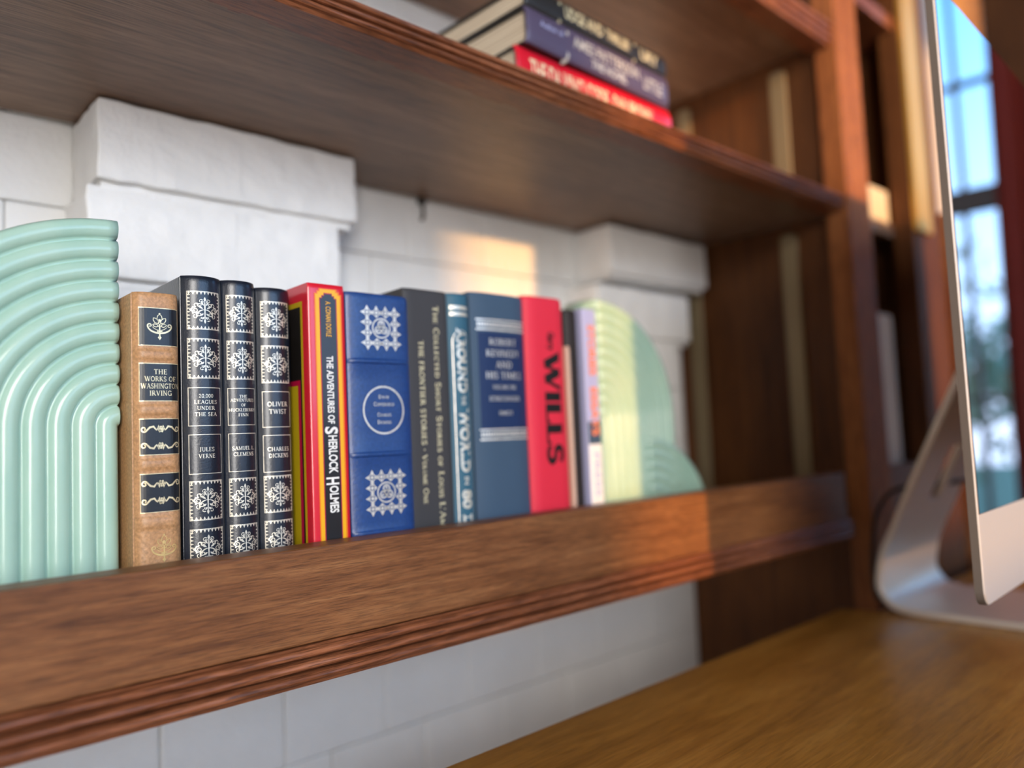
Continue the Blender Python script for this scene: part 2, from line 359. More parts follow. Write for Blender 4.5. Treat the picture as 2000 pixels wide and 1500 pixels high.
def lace_frame(x0, x1, z0, z1, t=.0016):
    """gilt border: thin outer rule with a scalloped inner lace"""
    s = S_frame(x0, x1, z0, z1, .00035)
    def row(ax, ay, bx, by, nx, ny):
        L = math.hypot(bx-ax, by-ay); n = max(3, int(L/.0021))
        for k in range(n):
            q = (k+.5)/n; px, py = ax+(bx-ax)*q, ay+(by-ay)*q
            s.append(S_disc(px+nx*t*.55, py+ny*t*.55, t*.42, t*.42, 7))
            s.append(S_strip([(px+nx*t*.9, py+ny*t*.9), (px+nx*t*1.3, py+ny*t*1.3)], t*.34))
            q2 = (k+1)/n
            if k < n-1: s.append(S_disc(ax+(bx-ax)*q2+nx*t*.25, ay+(by-ay)*q2+ny*t*.25, t*.24, t*.24, 6))
    row(x0, z0, x1, z0, 0, 1); row(x0, z1, x1, z1, 0, -1)
    t *= .8
    row(x0, z0+t, x0, z1-t, 1, 0); row(x1, z0+t, x1, z1-t, -1, 0)
    return s
def basket():
    s = []
    def both(sh): s.extend(sh); s.extend(XF(sh, mx=True))
    both([S_strip(arc(0, .02, .44, .30, -90, -8, 14)+spiral(.36, .02, .08, .03, 0, 330, 14), [.075-.05*k/29 for k in range(30)])])
    both([S_strip(arc(0, .10, .30, .26, -90, -30, 10), .02)])
    s.append(S_strip([(0, -.5), (0, .1)], .05)); s.append(S_poly([(0, -.56), (.07, -.46), (0, -.37), (-.07, -.46)]))
    s.append(S_strip([(-.1, -.2), (.1, -.2)], .04))
    petal = lambda x, y, a, l, w_: XF([S_strip([(0, 0), (w_, l*.4), (w_*.7, l*.8), (0, l), (-w_*.7, l*.8), (-w_, l*.4), (0, 0)], .028)], x, y, 1, rot=a)
    s.extend(petal(0, .16, 0, .34, .10)); both(petal(.04, .10, -38, .30, .08)); both(petal(.04, .0, -75, .22, .06)); s.append(S_disc(0, .25, .05)); s.append(S_disc(0, .52, .035))
    return s
def divider():
    s = []
    def both(sh): s.extend(sh); s.extend(XF(sh, mx=True))
    both([S_strip([(.13, -.02), (.2, .07), (.30, .05), (.40, -.05)]+spiral(.455, .0, .075, .025, -120, 260, 16), [.03, .055, .05, .04]+[.035-.012*k/16 for k in range(17)])])
    both([S_strip([(.02, -.08), (.07, .09), (.12, -.03), (.18, .05)], [.035, .05, .04, .02])]); both([S_strip([(-.02, .08), (.05, -.08), (.09, .02)], .035)])
    return s
def rosette_square():
    s = []
    dia = lambda x, y, a, b, t_: S_strip([(x-a, y), (x, y+b), (x+a, y), (x, y-b)], t_, True)
    for i in range(4):
        for j in range(4):
            if (1 <= i <= 2) and (1 <= j <= 2): continue
            cx, cy = (-.375+.25*i), (-.375+.25*j)
            s += [dia(cx, cy, .112, .112, .036), S_disc(cx, cy, .042, n=8)]
            for a in (0, 90, 180, 270):
                s.extend(XF([S_poly([(.04, 0), (.07, .022), (.10, 0), (.07, -.022)])], cx, cy, 1, rot=a))
    for k in range(4):
        for q in (-.25, 0, .25): s.extend(XF([S_poly([(q-.045, .375), (q, .43), (q+.045, .375), (q, .32)])], rot=90*k))
        for q in (-.375, -.125, .125, .375):
            s.extend(XF([S_poly([(q-.05, .465), (q, .555), (q+.05, .465), (q, .49)])], rot=90*k))
    s.append(S_ring(0, 0, .235, .035)); s.append(S_ring(0, 0, .045, .03, 14))
    for a in (90, 210, 330): s.extend(XF([S_strip(arc(0, .07, .085, .11, -60, 240, 12), .035), S_disc(0, .12, .03)], rot=a-90))
    return s

# ------------------------------------------------------------------ books
ZS = -.118     # top of the lower shelf
def book(name, label, loc, w_, d, h, cover, cat='book', group=None, rnd=.004, power=2.4, bands=(), hard=True, rot=(0, 0, 0), pg='pages', side_mat=None, spine_label=None, board=.0024, edge_col=None):
    t = thing(name, loc, label, cat, group, rot)
    def ys(x, z):
        q = abs(2*x/w_-1); y = rnd*q**power
        for zb, hb in bands: y -= .0011*math.exp(-((z-zb)/hb)**4)*(1-q**8)
        e = min(z, h-z); y += .0012*math.exp(-(e/.0016)**1.3)
        return y
    # spine shell
    bm = bmesh.new(); nx = 22
    zs = sorted(set([0, .0006, .0014, .0026, .0045, h-.0045, h-.0026, h-.0014, h-.0006, h]+[h*k/14 for k in range(1, 14)]+[zb+hb*q for zb, hb in bands for q in (-1.5, -1.15, -.95, -.8, -.5, 0, .5, .8, .95, 1.15, 1.5)]))
    xs = [w_/2-(w_/2)*math.cos(math.pi*k/nx) for k in range(nx+1)]
    tk = .0016; front = [[bm.verts.new((x, ys(x, z), z)) for x in xs] for z in zs]
    back = [[bm.verts.new((min(max(x, tk), w_-tk), max(ys(x, z), 0)+tk+ (.004 if i in (0, nx) else 0), z)) for i, x in enumerate(xs)] for z in zs]
    for F, fl in ((front, 0), (back, 1)):
        for a, b in zip(F, F[1:]):
            for i in range(nx): bm.faces.new((a[i], a[i+1], b[i+1], b[i]))
    for a, b in ((front[0], back[0]), (front[-1], back[-1])):
        for i in range(nx): bm.faces.new((a[i], a[i+1], b[i+1], b[i]))
    for k in range(len(zs)-1):
        for i in (0, nx): bm.faces.new((front[k][i], front[k+1][i], back[k+1][i], back[k][i]))
    bmesh.ops.recalc_face_normals(bm, faces=bm.faces[:])
    sp = obj('spine', bm, cover, t, smooth=True, label=spine_label)
    # boards, page block
    y0 = rnd+(.0028 if hard else .0004); bt = board if hard else .0008; gap = .0008 if hard else 0
    for k, (a, b) in enumerate(((0, bt), (w_-bt, w_))):
        obj('cover_board', BX(a, b, y0, d, 0, h, bev=min(.0006, bt*.3)), side_mat or cover, t)
    if hard:   # joint between spine and board
        bm = bmesh.new()
        for a, b in ((.0011, .0019), (w_-.0019, w_-.0011)): box(bm, a, b, rnd+.0004, y0+.002, .0004, h-.0004)
        obj('cover_joint', bm, cover, t)
    o_ = .0032 if hard else .0004
    obj('page_block', BX(bt+.0001, w_-bt-.0001, rnd+tk+.0022, d-o_, o_*.9, h-o_), pg, t)
    mp = lambda x, z, eps=.00022: (x, ys(x, z)-eps, z)
    return t, sp, mp, (w_, d, h)
SH = lambda z: z-ZS                       # world height -> height on the book

# tan volume
t, sp, mp, (W, D, H) = book('leather_book', 'tan leather hardback with black gilt panels, beside the left mint bookend', (.1425, .4752, ZS), .0258, .15, .2135, 'tan', rnd=.0042, power=5,
    bands=[(SH(.0583), .0030), (SH(.0257), .0030), (SH(-.0058), .0030), (SH(-.0395), .0034)])
xa, xb = .0026, W-.0008
for z0, z1 in ((.0637, .0860), (.0310, .0531), (-.0004, .0205), (-.0336, -.0114)):
    z0, z1 = SH(z0), SH(z1)
    pn = decal('title_panel', [S_rect(xa, xb, z0, z1, 16)], mp, 'blackpaint', sp, 'black leather panel')
    decal('gilt_border', S_frame(xa-.0003, xb, z0-.0002, z1+.0002, .0004), lambda x, z: mp(x, z, .0004), 'gold', sp)
mt = lambda x, z: mp(x, z, .00045)
cx = (xa+xb)/2
decal('gilt_ornament', XF(basket(), cx, SH(.0752), .0155, .0145), mt, 'gold', sp, 'gold flower and scroll ornament')
for ln, z, hh, ww in (('THE', .0482, .0029, .0075), ('WORKS OF', .0440, .0029, .0178), ('WASHINGTON', .0398, .0029, .0218), ('IRVING', .0356, .0029, .0126)):
    decal('title_lettering', serif(ln, hh, ww, cx+.0002, SH(z)), mt, 'gold', sp)
for z, fl in ((.0145, 1), (.0048, -1), (-.0172, -1), (-.0272, 1)):
    decal('gilt_ornament', XF(divider(), cx, SH(z), .0205, .022*fl), mt, 'gold', sp, 'gold scroll ornament')
decal('gilt_ornament', XF(basket(), cx+.001, SH(-.0545), .0155, .0145), mt, 'blindgold', sp, 'faint gilt basket ornament stamped in the tan leather')

# three midnight volumes
def midnight(loc, w_, h, label, lines, author, pan, x_in=.0022):
    t, sp, mp, (W, D, H) = book('leather_book', label, loc, w_, .148, h, 'dark', rnd=.0055, power=2.3, group='three midnight blue gilt leather volumes')
    mt = lambda x, z: mp(x, z, .0003); cx = W/2
    for k, (z0, z1, kind) in enumerate(pan):
        z0, z1 = SH(z0), SH(z1); cz = (z0+z1)/2
        if kind == 'f':
            decal('gilt_border', lace_frame(x_in, W-x_in, z0, z1), mt, 'palegold', sp)
            decal('gilt_ornament', XF(FLEUR, cx, cz, (W-2*x_in)*.80, (z1-z0)*.60), mt, 'palegold', sp)
        else:
            decal('gilt_border', S_frame(x_in, W-x_in, z0, z1, .0004), mt, 'palegold', sp)
            ls = lines if kind == 't' else author
            n = len(ls)
            for i, (ln, hh, ww) in enumerate(ls):
                decal('title_lettering', serif(ln, hh, ww, cx, cz+((n-1)/2-i)*hh*1.62+(.001 if kind == 't' else .0008), bold=1.25), mt, 'palegold', sp)
PAN = [(.0747, .0985, 'f'), (.0446, .0693, 'f'), (.0157, .0392, 't'), (-.0133, .0107, 'a'), (-.0410, -.0173, 'f'), (-.0700, -.0460, 'f'), (-.099, -.0750, 'f')]
midnight((.1705, .4735, ZS), .0242, .2262, 'midnight blue gilt leather book, widest of the set, next to the tan book',
    [('20,000', .0023, .0088), ('LEAGUES', .0023, .0138), ('UNDER', .0023, .0108), ('THE SEA', .0023, .0134)], [('JULES', .0025, .0092), ('VERNE', .0025, .0100)], PAN)
midnight((.1956, .4755, ZS), .0222, .2262, 'midnight blue gilt leather book, middle of the three matching volumes',
    [('THE', .0017, .0050), ('ADVENTURES', .0019, .0150), ('OF', .0017, .0030), ('HUCKLEBERRY', .0019, .0166), ('FINN', .0019, .0066)], [('SAMUEL L.', .0023, .0142), ('CLEMENS', .0023, .0128)], PAN)
midnight((.2188, .4765, ZS), .0236, .2240, 'midnight blue gilt leather book, right of three and touching the red book',
    [('OLIVER', .0030, .0138), ('TWIST', .0030, .0120)], [('CHARLES', .0026, .0146), ('DICKENS', .0026, .0134)],
    [(z0-.0018, z1-.0018, k) if i < 4 else (z0+.0, z1+.0, k) for i, (z0, z1, k) in enumerate(PAN)])

# red paperback with yellow stepped frame
t, sp, mp, (W, D, H) = book('paperback_book', 'glossy red paperback with yellow stepped border and black title strip', (.2475, .4640, ZS), .0272, .145, .2275, 'redgloss', hard=False, rnd=.0010, power=10)
mt1 = lambda x, z: mp(x, z, .0002); mt2 = lambda x, z: mp(x, z, .00035); mt3 = lambda x, z: mp(x, z, .0005)
def stepped(x0, x1, ztop, st):   # outline that steps in at the top
    return [S_rect(x0, x1, .004, ztop-2*st, 8), S_rect(x0+st, x1-st, ztop-2*st, ztop-st, 8), S_rect(x0+2*st, x1-2*st, ztop-st, ztop, 8)]
zt = SH(.1062)
decal('printed_border', stepped(.0042, W-.0026, zt, .0017), mt1, 'orangeprint', sp, 'orange outer line')
decal('printed_border', stepped(.0050, W-.0038, zt-.0007, .0017), lambda x, z: mp(x, z, .00027), 'yellow', sp, 'yellow stepped border')
decal('printed_border', stepped(.0077, W-.0064, zt-.0030, .0017), mt2, 'magenta', sp, 'crimson inner line')
decal('title_panel', stepped(.0084, W-.0071, zt-.0038, .0015), lambda x, z: mp(x, z, .00042), 'blackgloss', sp, 'black title strip')
def down(shapes, cx, ztop, length):   # text that reads downwards: local x -> -z, local y -> +x
    return [([(cx+y, ztop-(x)) for x, y in v], fs) for v, fs in shapes]
def vtext(txt, size, z_top, z_bot, cx, bold=0., f=sans):
    L = z_top-z_bot
    sh = f(txt, size, L, bold) if f is sans else serif(txt, size, L, bold=bold)
    return down([([(x+L/2, y) for x, y in v], fs) for v, fs in sh], cx, z_top, L)
mt3 = lambda x, z: mp(x, z, .0006); cx = (.0084+W-.0071)/2
decal('title_lettering', vtext('A. CONAN DOYLE', .0038, SH(.0975), SH(.0735), cx, .01), mt3, 'yellow', sp, 'yellow lettering')
decal('title_lettering', vtext('THE ADVENTURES OF', .0048, SH(.0605), SH(.0150), cx+.0002, .028), mt3, 'white', sp, 'white lettering')
decal('title_lettering', vtext('S', .0090, SH(.0130), SH(.0080), cx, .03), mt3, 'white', sp)
decal('title_lettering', vtext('HERLOCK', .0062, SH(.0072), SH(-.0180), cx+.0008, .03), mt3, 'white', sp)
decal('title_lettering', vtext('H', .0090, SH(-.0205), SH(-.0255), cx, .03), mt3, 'white', sp)
decal('title_lettering', vtext('OLMES', .0062, SH(-.0262), SH(-.0440), cx+.0008, .03), mt3, 'white', sp)
ms = lambda e: (lambda y, z: (-e, y, z))
cb = [c for c in t.children if c.name.startswith('cover_board')][0]
decal('printed_border', [S_rect(.0085, .14, .004, H-.0115, 3)], ms(.0002), 'olive', cb, 'yellow frame line')
decal('printed_panel', [S_rect(.0112, .138, .006, H-.0150, 3)], ms(.0003), 'blackgloss', cb, 'black cover panel')
decal('printed_panel', [S_rect(.0130, .136, .006, SH(.0450), 3)], ms(.0004), 'magenta', cb, 'crimson cover panel')
decal('printed_border', [S_rect(.0165, .134, .006, SH(.0415), 3)], ms(.0005), 'olive', cb, 'yellow panel')

# royal blue volume
t, sp, mp, (W, D, H) = book('leather_book', 'royal blue leather book with silver medallion and two silver square ornaments', (.2790, .4680, ZS), .0522, .15, .2255, 'blueleather', rnd=.0028, power=7,
    bands=[(SH(.0586), .0015), (SH(-.0070), .0015), (SH(-.0612), .0016)])
mt = lambda x, z: mp(x, z, .0004); cx = W/2+.0016
ORN = rosette_square()
decal('silver_ornament', XF(ORN, cx-.0005, SH(.0826), .0308, .0292), mt, 'silver', sp, 'silver rosette square around a ring')
decal('silver_ornament', XF(ORN, cx-.0005, SH(-.0340), .0308, .0292), mt, 'silver', sp, 'silver rosette square around a ring')
decal('silver_ring', [S_ring(cx-.0005, SH(.0240), .0166, .0013, 56)], mt, 'silver', sp, 'silver ring round the title')
for ln, hh, ww, z in (('David', .0026, .0088, .0335), ('Copperfield', .0028, .0172, .0283), ('Charles', .0026, .0115, .0208), ('Dickens', .0026, .0115, .0155)):
    decal('title_lettering', serif(ln, hh, ww, cx-.0003, SH(z), bold=1.2), mt, 'silver', sp)

# charcoal volume
t, sp, mp, (W, D, H) = book('hardcover_book', 'charcoal hardcover with two downward lines of dull gold lettering', (.3317, .4750, ZS), .0413, .155, .2345, 'grey', rnd=.0018, power=8)
mt = lambda x, z: mp(x, z, .0003)
decal('title_lettering', vtext('The Collected Short Stories of Louis L\'Amour', .0052, SH(.1045), SH(-.0780), W*.70, 1.35, serif), mt, 'dullgold', sp, 'dull gold lettering')
decal('title_lettering', vtext('THE FRONTIER STORIES • Volume One', .0046, SH(.0768), SH(-.0460), W*.34, 1.35, serif), mt, 'dullgold', sp, 'dull gold lettering')

# teal narrow volume
t, sp, mp, (W, D, H) = book('hardcover_book', 'narrow teal cloth hardcover with large silver downward title', (.3736, .4750, ZS), .0236, .155, .2348, 'teal', rnd=.0055, power=2.2)
mt = lambda x, z: mp(x, z, .0003)
for z in (.1052, .1000): decal('silver_bar', [S_rect(.0030, W-.0030, SH(z)-.0014, SH(z)+.0014)], mt, 'palegold', sp)
loop = [(.0042, SH(-.10)), (.0042, SH(.078))]+arc(W/2, SH(.078), W/2-.0042, .009, 180, 0, 12)+[(W-.0042, SH(-.10))]
decal('silver_border', [S_strip(loop, .0006)], mt, 'silver', sp, 'thin silver arch line')
decal('title_lettering', vtext('AROUND', .0082, SH(.0890), SH(.0372), W/2, .045), mt, 'palegold', sp)
decal('title_lettering', vtext('THE', .0042, SH(.0352), SH(.0277), W/2, .02), mt, 'palegold', sp)
decal('title_lettering', vtext('WORLD', .0082, SH(.0250), SH(-.0250), W/2, .045), mt, 'palegold', sp)
decal('title_lettering', vtext('IN', .0042, SH(-.0285), SH(-.0345), W/2, .02), mt, 'palegold', sp)
decal('title_lettering', vtext('80 DAYS', .0082, SH(-.0385), SH(-.0930), W/2, .045), mt, 'palegold', sp)

# slate blue thick volume
t, sp, mp, (W, D, H) = book('hardcover_book', 'thick slate blue cloth hardcover with dark blue title panel', (.3980, .4750, ZS), .0588, .16, .2382, 'navy', rnd=.0040, power=3.5)
mt = lambda x, z: mp(x, z, .0004)
decal('title_panel', [S_rect(.006, W-.001, SH(.0065), SH(.0875), 16)], lambda x, z: mp(x, z, .0002), 'navybox', sp, 'dark blue title panel')
for z in (.0935, .0035):
    decal('silver_band', [S_rect(.0045, W-.0008, SH(z)-.0045, SH(z)-.0030, 16), S_rect(.0045, W-.0008, SH(z)+.0035, SH(z)+.0048, 16)]+
          [S_disc(.0065+.0026*k, SH(z)+.0003, .0011, .0022, 8) for k in range(20)], mt, 'silver', sp, 'silver ornamental band')
for ln, hh, ww, z in (('ROBERT', .0054, .030, .0792), ('KENNEDY', .0054, .037, .0698), ('AND', .0054, .018, .0604), ('HIS TIMES', .0054, .039, .0515), ('VOLUME ONE', .0034, .026, .0418), ('SCHLESINGER', .0038, .034, .0324), ('HMCO', .0034, .015, .0205)):
    decal('title_lettering', serif(ln, hh, ww, W/2+.002, SH(z)+.0005, bold=1.0), mt, 'silver', sp)

# bright red volume
t, sp, mp, (W, D, H) = book('hardcover_book', 'bright red cloth hardcover with bold black downward title', (.4578, .4752, ZS), .0478, .155, .2405, 'redcloth', rnd=.0040, power=6)
mt = lambda x, z: mp(x, z, .0007)
decal('title_lettering', vtext('Garry', .0075, SH(.0915), SH(.0755), W*.60, .03), mt, 'black', sp)
decal('title_lettering', down([([(x+.0485, y) for x, y in v], fs) for v, fs in serif('WILLS', .0185, .097, bold=1.75, track=-.02)], W*.585, SH(.0730), .09), mt, 'black', sp, 'bold black lettering')

# thin pale book, dark book, lavender book
t, sp, mp, (W, D, H) = book('thin_book', 'thin pale pink booklet tucked right of the bright red book', (.5070, .4752, ZS), .0046, .13, .1985, 'pink', hard=False, rnd=.0012, power=2)
t, sp, mp, (W, D, H) = book('hardcover_book', 'plain near-black book between the pale booklet and the lavender book', (.5125, .4800, ZS), .0165, .14, .2330, 'dgreycloth', rnd=.003, power=3)
t, sp, mp, (W, D, H) = book('paperback_book', 'lavender paperback with orange lettering and white lower spine', (.5300, .4752, ZS), .0182, .14, .2345, 'lavender', hard=False, rnd=.0010, power=8)
mt = lambda x, z: mp(x, z, .0002); mt2 = lambda x, z: mp(x, z, .0004)
decal('white_spine_foot', [S_rect(.0006, W-.0006, .001, SH(-.0087), 8)], mt, 'white', sp, 'white lower part of the spine')
decal('title_panel', [S_rect(.0006, W-.0006, SH(-.0087), SH(.012), 8)], mt, M['navy'], sp, 'slate blue spine band')
decal('title_lettering', vtext('STORIES', .0090, SH(.1015), SH(.0545), W*.55, .035), mt2, 'orangetext', sp, 'orange lettering')
decal('title_lettering', vtext('ESSAYS', .0090, SH(.0435), SH(-.0010), W*.55, .035), mt2, 'orangetext', sp, 'orange lettering')
decal('title_lettering', vtext('PRESS', .0070, SH(-.0170), SH(-.0560), W*.55, .01), mt2, 'lavender', sp, 'grey lettering')

# ------------------------------------------------------------------ stack of books lying on the upper shelf
ZU = .301
def lying(name, label, xr, y, z, th, d, h, cover, rz=0., **k):
    return book(name, label, (xr, y, z), th, d, h, cover, rot=(0, R(-90), rz), **k)
def lyingrot(t, rz):
    t.rotation_mode = 'XYZ'; t.matrix_world = Matrix.Translation(t.location) @ Matrix.Rotation(rz, 4, 'Z') @ Matrix.Rotation(R(-90), 4, 'Y')
t, sp, mp, (W, D, H) = lying('hardcover_book', 'red hardcover lying at the bottom of the upper shelf stack', .670, .4610, ZU, .0335, .16, .226, 'redgloss', rnd=.003, power=3, side_mat=M['blackcover'])
lyingrot(t, R(1.2)); mt = lambda x, z: mp(x, z, .0004)
def htext(txt, size, s0, s1, cx, bold=0.):   # s measured from the left end of the lying spine
    return vtext(txt, size, H-s0, H-s1, cx, bold)
decal('title_lettering', htext('THE DA VINCI CODE', .0165, .014, .120, W*.48, .02), mt, 'cream', sp, 'large pale gold lettering')
decal('title_lettering', htext('DAN BROWN', .0165, .128, .190, W*.48, .02), mt, 'cream', sp, 'large pale gold lettering')
t, sp, mp, (W, D, H) = lying('hardcover_book', 'purple hardcover, middle of the stack on the upper shelf', .662, .4575, ZU+.0337, .0318, .155, .213, 'purple', rnd=.0025, power=4, side_mat=M['blackcover'])
lyingrot(t, R(2.6)); mt = lambda x, z: mp(x, z, .0004)
decal('title_lettering', htext('Author of', .0050, .016, .046, W*.66, .01), mt, 'lavender', sp)
decal('title_lettering', htext('J', .0230, .046, .054, W*.48, .0), mt, 'silver', sp)
decal('title_lettering', htext('AMES PATTERSON', .0105, .060, .160, W*.62, .02), mt, 'silver', sp, 'silver lettering')
decal('title_lettering', htext('THE NOVEL', .0075, .085, .140, W*.24, .02), mt, 'silver', sp)
decal('title_lettering', htext('LITTLE', .0120, .168, .200, W*.45, .02), mt, 'silver', sp)
t, sp, mp, (W, D, H) = lying('hardcover_book', 'black hardcover with gold lettering, topmost of the upper shelf stack', .6605, .4575, ZU+.0657, .0215, .155, .212, 'blackcover', rnd=.0025, power=4)
lyingrot(t, R(2.6)); mt = lambda x, z: mp(x, z, .0004)
decal('title_lettering', htext('J', .0170, .038, .046, W*.45, .0), mt, 'dullgold', sp)
decal('title_lettering', htext('UDGE AND', .0110, .050, .105, W*.55, .02), mt, 'dullgold', sp)
decal('title_lettering', htext('J', .0170, .150, .158, W*.45, .0), mt, 'dullgold', sp)
decal('title_lettering', htext('URY', .0110, .165, .195, W*.50, .02), mt, 'dullgold', sp)
decal('title_lettering', htext('THRILLER', .0100, .110, .147, W*.55, .02), mt, 'dullgold', sp)

# ------------------------------------------------------------------ ribbed ceramic arch bookends
def bookend(name, label, x_cut, y, sgn, thick=.052):
    """quarter arch: cut face at x_cut, body extends to sgn; ribs wrap the front, back and crown"""
    t = thing(name, (x_cut, y, ZS), label, 'bookend', 'pair of mint ribbed arch bookends')
    def arch(cxo, Rr, n, zc, yoff, th, zlow=0.):
        p = Rr/n; bm = bmesh.new()
        na = 30; path = []                   # stations along the sweep: straight leg, then quarter circle
        rib = 10
        prof = []                            # (radius, y bulge)
        for k in range(n):
            for q in range(rib):
                a = q/rib; prof.append(((k+a)*p, -math.sqrt(max(0, 1-(2*a-1)**2))*p*.42))
        prof.append((Rr, 0))
        # round outer shoulder
        st = [('leg', zlow+(zc-zlow)*k/8) for k in range(8)]+[('arc', 90*k/na) for k in range(na+1)]
        grid = []
        for kind, v in st:
            row = []
            for r_, yb in prof:
                if kind == 'leg': x, z = r_, v
                else: x, z = r_*math.cos(R(v)), zc+r_*math.sin(R(v))
                row.append((x, yb, z))
            grid.append(row)
        m = len(prof)
        def add(yf):
            return [[bm.verts.new((sgn*(cxo+x), yf(yb), z)) for x, yb, z in row] for row in grid]
        F = add(lambda yb: yoff+p*.42+yb); Bk = add(lambda yb: yoff+th-p*.42-yb)
        for Gd in (F, Bk):
            for a, b in zip(Gd, Gd[1:]):
                for i in range(m-1): bm.faces.new((a[i], a[i+1], b[i+1], b[i]))
        # crown: semicircular bead across the thickness
        nb = 6; prev = [row[-1] for row in F]
        for j in range(1, nb+1):
            q = j/nb
            if j == nb: cur = [row[-1] for row in Bk]
            else:
                yy = yoff+p*.42+(th-p*.84)*q; bulge = .0012*math.sin(math.pi*q)
                cur = []
                for (kind, v) in st:
                    rr_ = Rr+bulge
                    if kind == 'leg': x, z = rr_, v
                    else: x, z = rr_*math.cos(R(v)), zc+rr_*math.sin(R(v))
                    cur.append(bm.verts.new((sgn*(cxo+x), yy, z)))
            for a in range(len(st)-1): bm.faces.new((prev[a], prev[a+1], cur[a+1], cur[a]))
            prev = cur
        # cut face and inner edge, base
        for i in range(m-1): bm.faces.new((F[-1][i], F[-1][i+1], Bk[-1][i+1], Bk[-1][i]))
        for a in range(len(st)-1):
            if st[a+1][0] == 'leg' or (st[a][0] == 'leg'): bm.faces.new((F[a][0], F[a+1][0], Bk[a+1][0], Bk[a][0]))
        for i in range(m-1): bm.faces.new((F[0][i], F[0][i+1], Bk[0][i+1], Bk[0][i]))
        bmesh.ops.remove_doubles(bm, verts=bm.verts[:], dist=1e-6)
        bmesh.ops.recalc_face_normals(bm, faces=bm.faces[:]); return bm
    obj('arch', arch(0, .1250, 10, .1354, 0, thick), 'mint', t, smooth=True)
    # smaller arch springing beside the tall one
    bm = arch(.0745, .112, 9, .0005, -.0012, thick-.006, .0)
    obj('small_arch', bm, 'mint', t, smooth=True)
    return t
bookend('arch_bookend', 'mint green ribbed ceramic arch bookend on the left, against the tan book', .1400, .4950, -1)
bookend('arch_bookend', 'mint green ribbed ceramic arch bookend at the right end of the row', .6165, .5300, 1)

# ------------------------------------------------------------------ built-in bookcase
bc = thing('built_in_bookcase', (0, 0, 0), 'dark varnished wooden built-in bookcase with fluted shelf edges against white brick', 'bookcase')
def flute(z0, z1, yb, n, depth):
    """closed profile (y,z): board edge with beads"""
    pr = [(.52, z0), (.52, z1)]; pr = [(yb+.03, z0), (yb+.03, z1)]
    out = []; H_ = z1-z0
    out.append((yb+.001, z1))
    seq = []
    for k in range(n):
        a0 = z1-H_*(.04+.90*k/n); a1 = z1-H_*(.04+.90*(k+1)/n)
        for q in range(9):
            s = q/8; z = a0+(a1-a0)*s*.84
            seq.append((yb-depth*math.sin(math.pi*s)**.55, z))
        if k < n-1: seq.append((yb+.0042, a0+(a1-a0)*.90)); seq.append((yb+.0042, a0+(a1-a0)*.95))
    out += seq; out.append((yb+.002, z0))
    return [(yb+.03, z0), (yb+.03, z1)]+out
X0, X1 = -.55, 1.02
low = obj('shelf_board', BX(X0, X1, .464, .713, ZS-.0215, ZS, bev=.0008), 'shelf', bc)
obj('fluted_edge', extrude_x(bmesh.new(), flute(ZS-.0245, ZS-.0006, .4365, 3, .0035), X0, .962, 160, .00022), 'trim', low)
up = obj('shelf_board', BX(X0, X1, .464, .713, .281, ZU, bev=.0008), 'shelf', bc)
obj('fluted_edge', extrude_x(bmesh.new(), flute(.2810, ZU-.0002, .4370, 3, .0030), X0, 1.0095, 160, .00022), 'trim', up)
top = obj('shelf_board', BX(X0, X1, .464, .713, .518, .538, bev=.0008), 'shelf', bc)
obj('fluted_edge', extrude_x(bmesh.new(), flute(.5040, .538, .4370, 3, .0030), X0, 1.0095, 60, .00022), 'trim', top)
bm = bmesh.new(); box(bm, X0, .958, .4375, .4615, ZS, -.0610, .0012, 3); obj('front_rail', bm, 'rail', bc)
obj('stile', BX(1.010, 1.080, .4300, .4600, -.96, 1.2, bev=.0015), 'stile', bc)
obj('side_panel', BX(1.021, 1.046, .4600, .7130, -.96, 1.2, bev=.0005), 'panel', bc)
for (ya, yb2) in ((.508, .532), (.668, .690)):
    for z0, z1 in ((-.1175, .268), (ZU, .503)):
        bm = bmesh.new(); pr = [(ya, z0), (yb2, z0), (yb2, z1-.006)]+[((ya+yb2)/2+(yb2-ya)/2*math.cos(R(a)), z1-.006+.006*math.sin(R(a))) for a in range(20, 180, 20)]+[(ya, z1-.006)]
        extrude_x(bm, pr, 1.0165, 1.0212); bmesh.ops.bevel(bm, geom=bm.edges[:], offset=.0006, segments=1, affect='EDGES')
        sd = obj('shelf_standard', bm, 'dullbrass', bc, label='tarnished metal shelf support strip')
# neighbouring narrow bay
nb_ = thing('narrow_bookcase_bay', (0, 0, 0), 'narrow dark bookcase bay right of the tall stile, behind the computer', 'bookcase')
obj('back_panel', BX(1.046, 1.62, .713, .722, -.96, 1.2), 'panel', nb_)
obj('shelf_board', BX(1.046, 1.27, .46, .713, .281, ZU, bev=.001), 'shelf', nb_)
obj('shelf_board', BX(1.046, 1.27, .46, .713, ZS-.0215, ZS, bev=.001), 'shelf', nb_)
obj('shelf_board', BX(1.080, 1.27, .437, .713, .600, .622, bev=.001), 'trim', nb_)
obj('front_rail', BX(1.080, 1.27, .437, .46, ZS-.02, -.061, bev=.001), 'rail', nb_)
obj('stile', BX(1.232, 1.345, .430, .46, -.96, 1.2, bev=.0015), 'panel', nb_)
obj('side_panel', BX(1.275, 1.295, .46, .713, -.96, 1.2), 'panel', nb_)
obj('stile', BX(1.425, 1.56, .41, .46, -.96, .35, bev=.002), 'stile', nb_)
tag(obj('brass_strip', BX(1.232, 1.290, .422, .4296, .285, 1.15, bev=.001), 'brass'), 'tall aged brass strip fixed right of the tall wooden stile', 'strip')  # added strip: gold colour stands for sun on the upper stile
bm = bmesh.new()
for k in range(30): tube(bm, [(1.395, .425, .365+.0185*k), (1.62, .425, .365+.0185*k)], .0098, 8)
